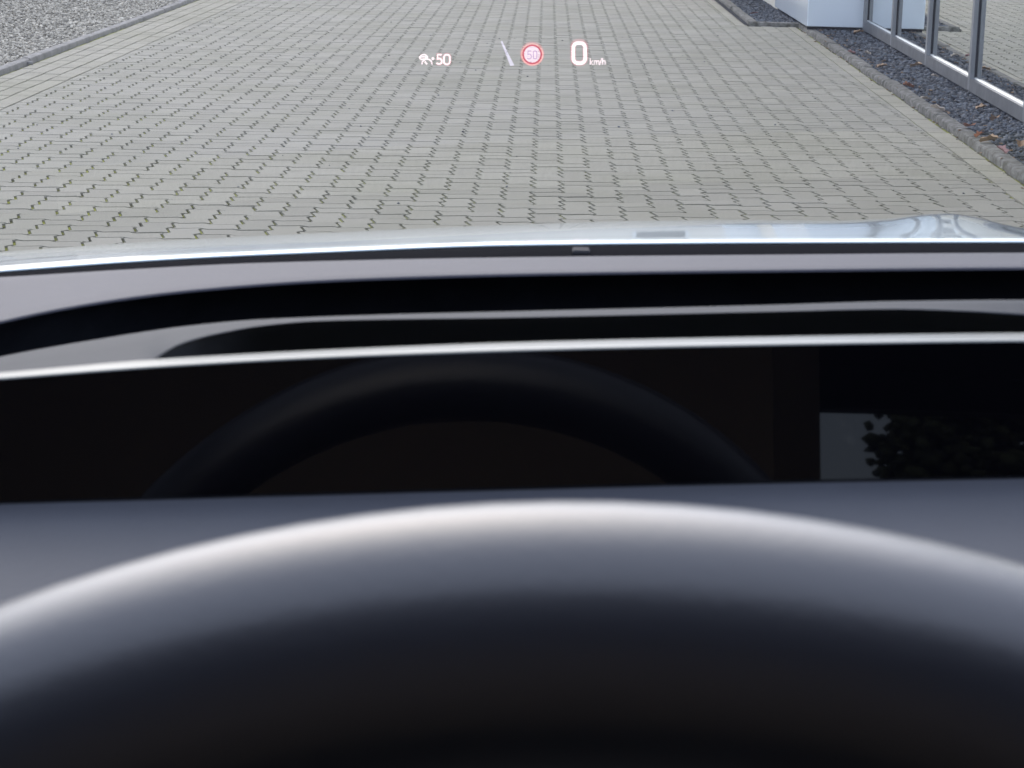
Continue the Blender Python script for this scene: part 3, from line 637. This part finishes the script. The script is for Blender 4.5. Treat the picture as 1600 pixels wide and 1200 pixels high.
# ------------------------------------------------------------------ head-up display: a light image standing ahead of the windscreen
HY = 2.3
hud = empty('head_up_display', at(800, 85, HY)); tag(hud, 'pinkish white light readout of limit sign, speed and assist symbols floating over the paving', 'display')
def strip(points, wid, closed=False, Y=HY):
    P = np.array(points, float); n = len(P); L_, R_ = [], []
    for i in range(n):
        a = P[i-1] if (closed or i > 0) else P[i]; c = P[(i+1) % n] if (closed or i < n-1) else P[i]; b = P[i]
        e1, e2 = b-a, c-b
        e1 = e1/np.linalg.norm(e1) if np.linalg.norm(e1) > 1e-9 else e2/np.linalg.norm(e2); e2 = e2/np.linalg.norm(e2) if np.linalg.norm(e2) > 1e-9 else e1
        n1, n2 = np.array([-e1[1], e1[0]]), np.array([-e2[1], e2[0]]); m = n1+n2; m /= max(np.linalg.norm(m), 1e-6); m = m*min(1.4, 1/max(.5, float(m@n1)))*wid/2
        L_.append(b+m); R_.append(b-m)
    vs = [at(*q, Y) for q in L_]+[at(*q, Y) for q in R_]
    fs = [(i, (i+1) % n, n+(i+1) % n, n+i) for i in range(n if closed else n-1)]
    return vs, fs
def rrect(cx, cy, w_, h_, r, k=6):
    o = []
    for sx, sy, a0 in ((1, -1, -90), (1, 1, 0), (-1, 1, 90), (-1, -1, 180)):
        for i in range(k+1):
            a = math.radians(a0+90*i/k); o.append((cx+sx*(w_/2-r)+r*math.cos(a), cy+sy*(h_/2-r)+r*math.sin(a)))
    return o
def five(x, y, w_, h_):                                  # stroke path of a 5 in the box x..x+w, y..y+h
    k = []; cx, cy, rx, ry = x+w_*.42, y+h_*.70, w_*.56, h_*.30
    for i in range(11):
        a = math.radians(-75+i*22); k.append((cx+rx*math.cos(a), cy+ry*math.sin(a)))
    return [(x+w_*.95, y), (x+w_*.16, y), (x+w_*.10, y+h_*.44), (x+w_*.3, y+h_*.40)]+k
def circle(cx, cy, r, n=40): return [(cx+r*math.cos(2*math.pi*i/n), cy+r*math.sin(2*math.pi*i/n)) for i in range(n)]
def glyph(name, items, mat, Y=HY, parent=hud):
    b = MB()
    for pts_, wd, cl in items: b.add(*strip(pts_, wd, cl, Y))
    return b.build(name, mat, parent)
def fill(name, pts_, mat, Y=HY, parent=hud): return MB().add([at(*q, Y) for q in pts_], [tuple(range(len(pts_)))]).build(name, mat, parent)
# speed
z0 = rrect(905, 83, 18.6, 31.5, 7.2)
g = glyph('speed_digit', [(z0, 5.4, True)], M['hud']); glyph('fringe', [(rrect(905, 82, 19.5, 33.5, 7.6), 9.0, True)], M['hud_halo'], HY+.01, g)
km = [([(922.2, 91), (922.2, 101)], 1.5, False), ([(926.6, 94.4), (922.9, 97.6), (926.9, 101)], 1.3, False),
      ([(928.8, 101), (928.8, 94.6), (929.4, 95.2), (931.6, 94.7), (932.3, 96), (932.3, 101)], 1.25, False), ([(932.4, 96), (933.4, 95), (935, 94.8), (935.9, 96), (935.9, 101)], 1.25, False),
      ([(936.8, 102), (940.2, 91)], 1.2, False), ([(941.4, 91), (941.4, 101)], 1.4, False), ([(941.6, 96.2), (943, 95), (944.8, 95), (945.6, 96.3), (945.6, 101)], 1.3, False)]
glyph('speed_unit', km, M['hud'])
# limit sign
sg = fill('limit_sign', circle(831.6, 85, 12.9), M['hud_pale'])
glyph('red_ring', [(circle(831.6, 85, 14.1), 2.5, True)], M['hud_red'], HY, sg)
glyph('outer_ring', [(circle(831.6, 85, 16.5), 2.2, True)], light_mat('projected_rose_light', (1.0, .25, .20), .29), HY, sg)
glyph('fringe', [(circle(831.6, 84, 17.6), 3.0, True)], M['hud_halo'], HY+.01, sg)
glyph('sign_number', [(five(824.2, 79.6, 6.2, 12.4), 1.3, False), (rrect(836, 85.8, 5.4, 12.2, 2.6), 1.3, True)], M['hud_digit'], HY-.01, sg)
# lane line
fill('lane_marker', [(782.4, 64.6), (784.6, 64.2), (803.6, 102.2), (797.4, 103)], M['hud_dim'])
# assist symbol with set speed
asym = glyph('assist_symbol', [([(656.5, 92.5), (655.6, 89.8), (656.4, 88.2), (658.2, 86.2), (661, 85.3), (664.5, 85.6), (666.8, 87.6), (668.2, 89.4), (667.4, 90.6), (664, 90.8)], 1.8, False),
                          ([(656.5, 89.2), (661, 88.6), (667, 89.2)], 1.6, False), ([(657, 92.6), (660.2, 92.8), (663.5, 91.8)], 2.0, False),
                          ([(659.0, 100.8), (660.0, 96.5), (662.6, 93.8), (666.4, 92.2), (670.4, 92.8), (673.6, 95.4), (674.8, 98), (675.0, 100.8)], 1.9, False),
                          ([(663.4, 96.2), (667.4, 100.4)], 2.6, False)], M['hud'])
fill('dot', circle(676.4, 91.6, 2.2, 16), M['hud'], HY, asym)
glyph('set_speed', [(five(682.6, 85.6, 8.0, 14.6), 2.3, False), (rrect(698.3, 93.1, 9.2, 15.0, 4.0), 2.4, True)], M['hud'])
glyph('set_speed_fringe', [(five(682.6, 85.0, 8.2, 15.4), 4.4, False), (rrect(698.3, 92.6, 9.6, 16.0, 4.2), 4.4, True)], M['hud_halo'], HY+.01)
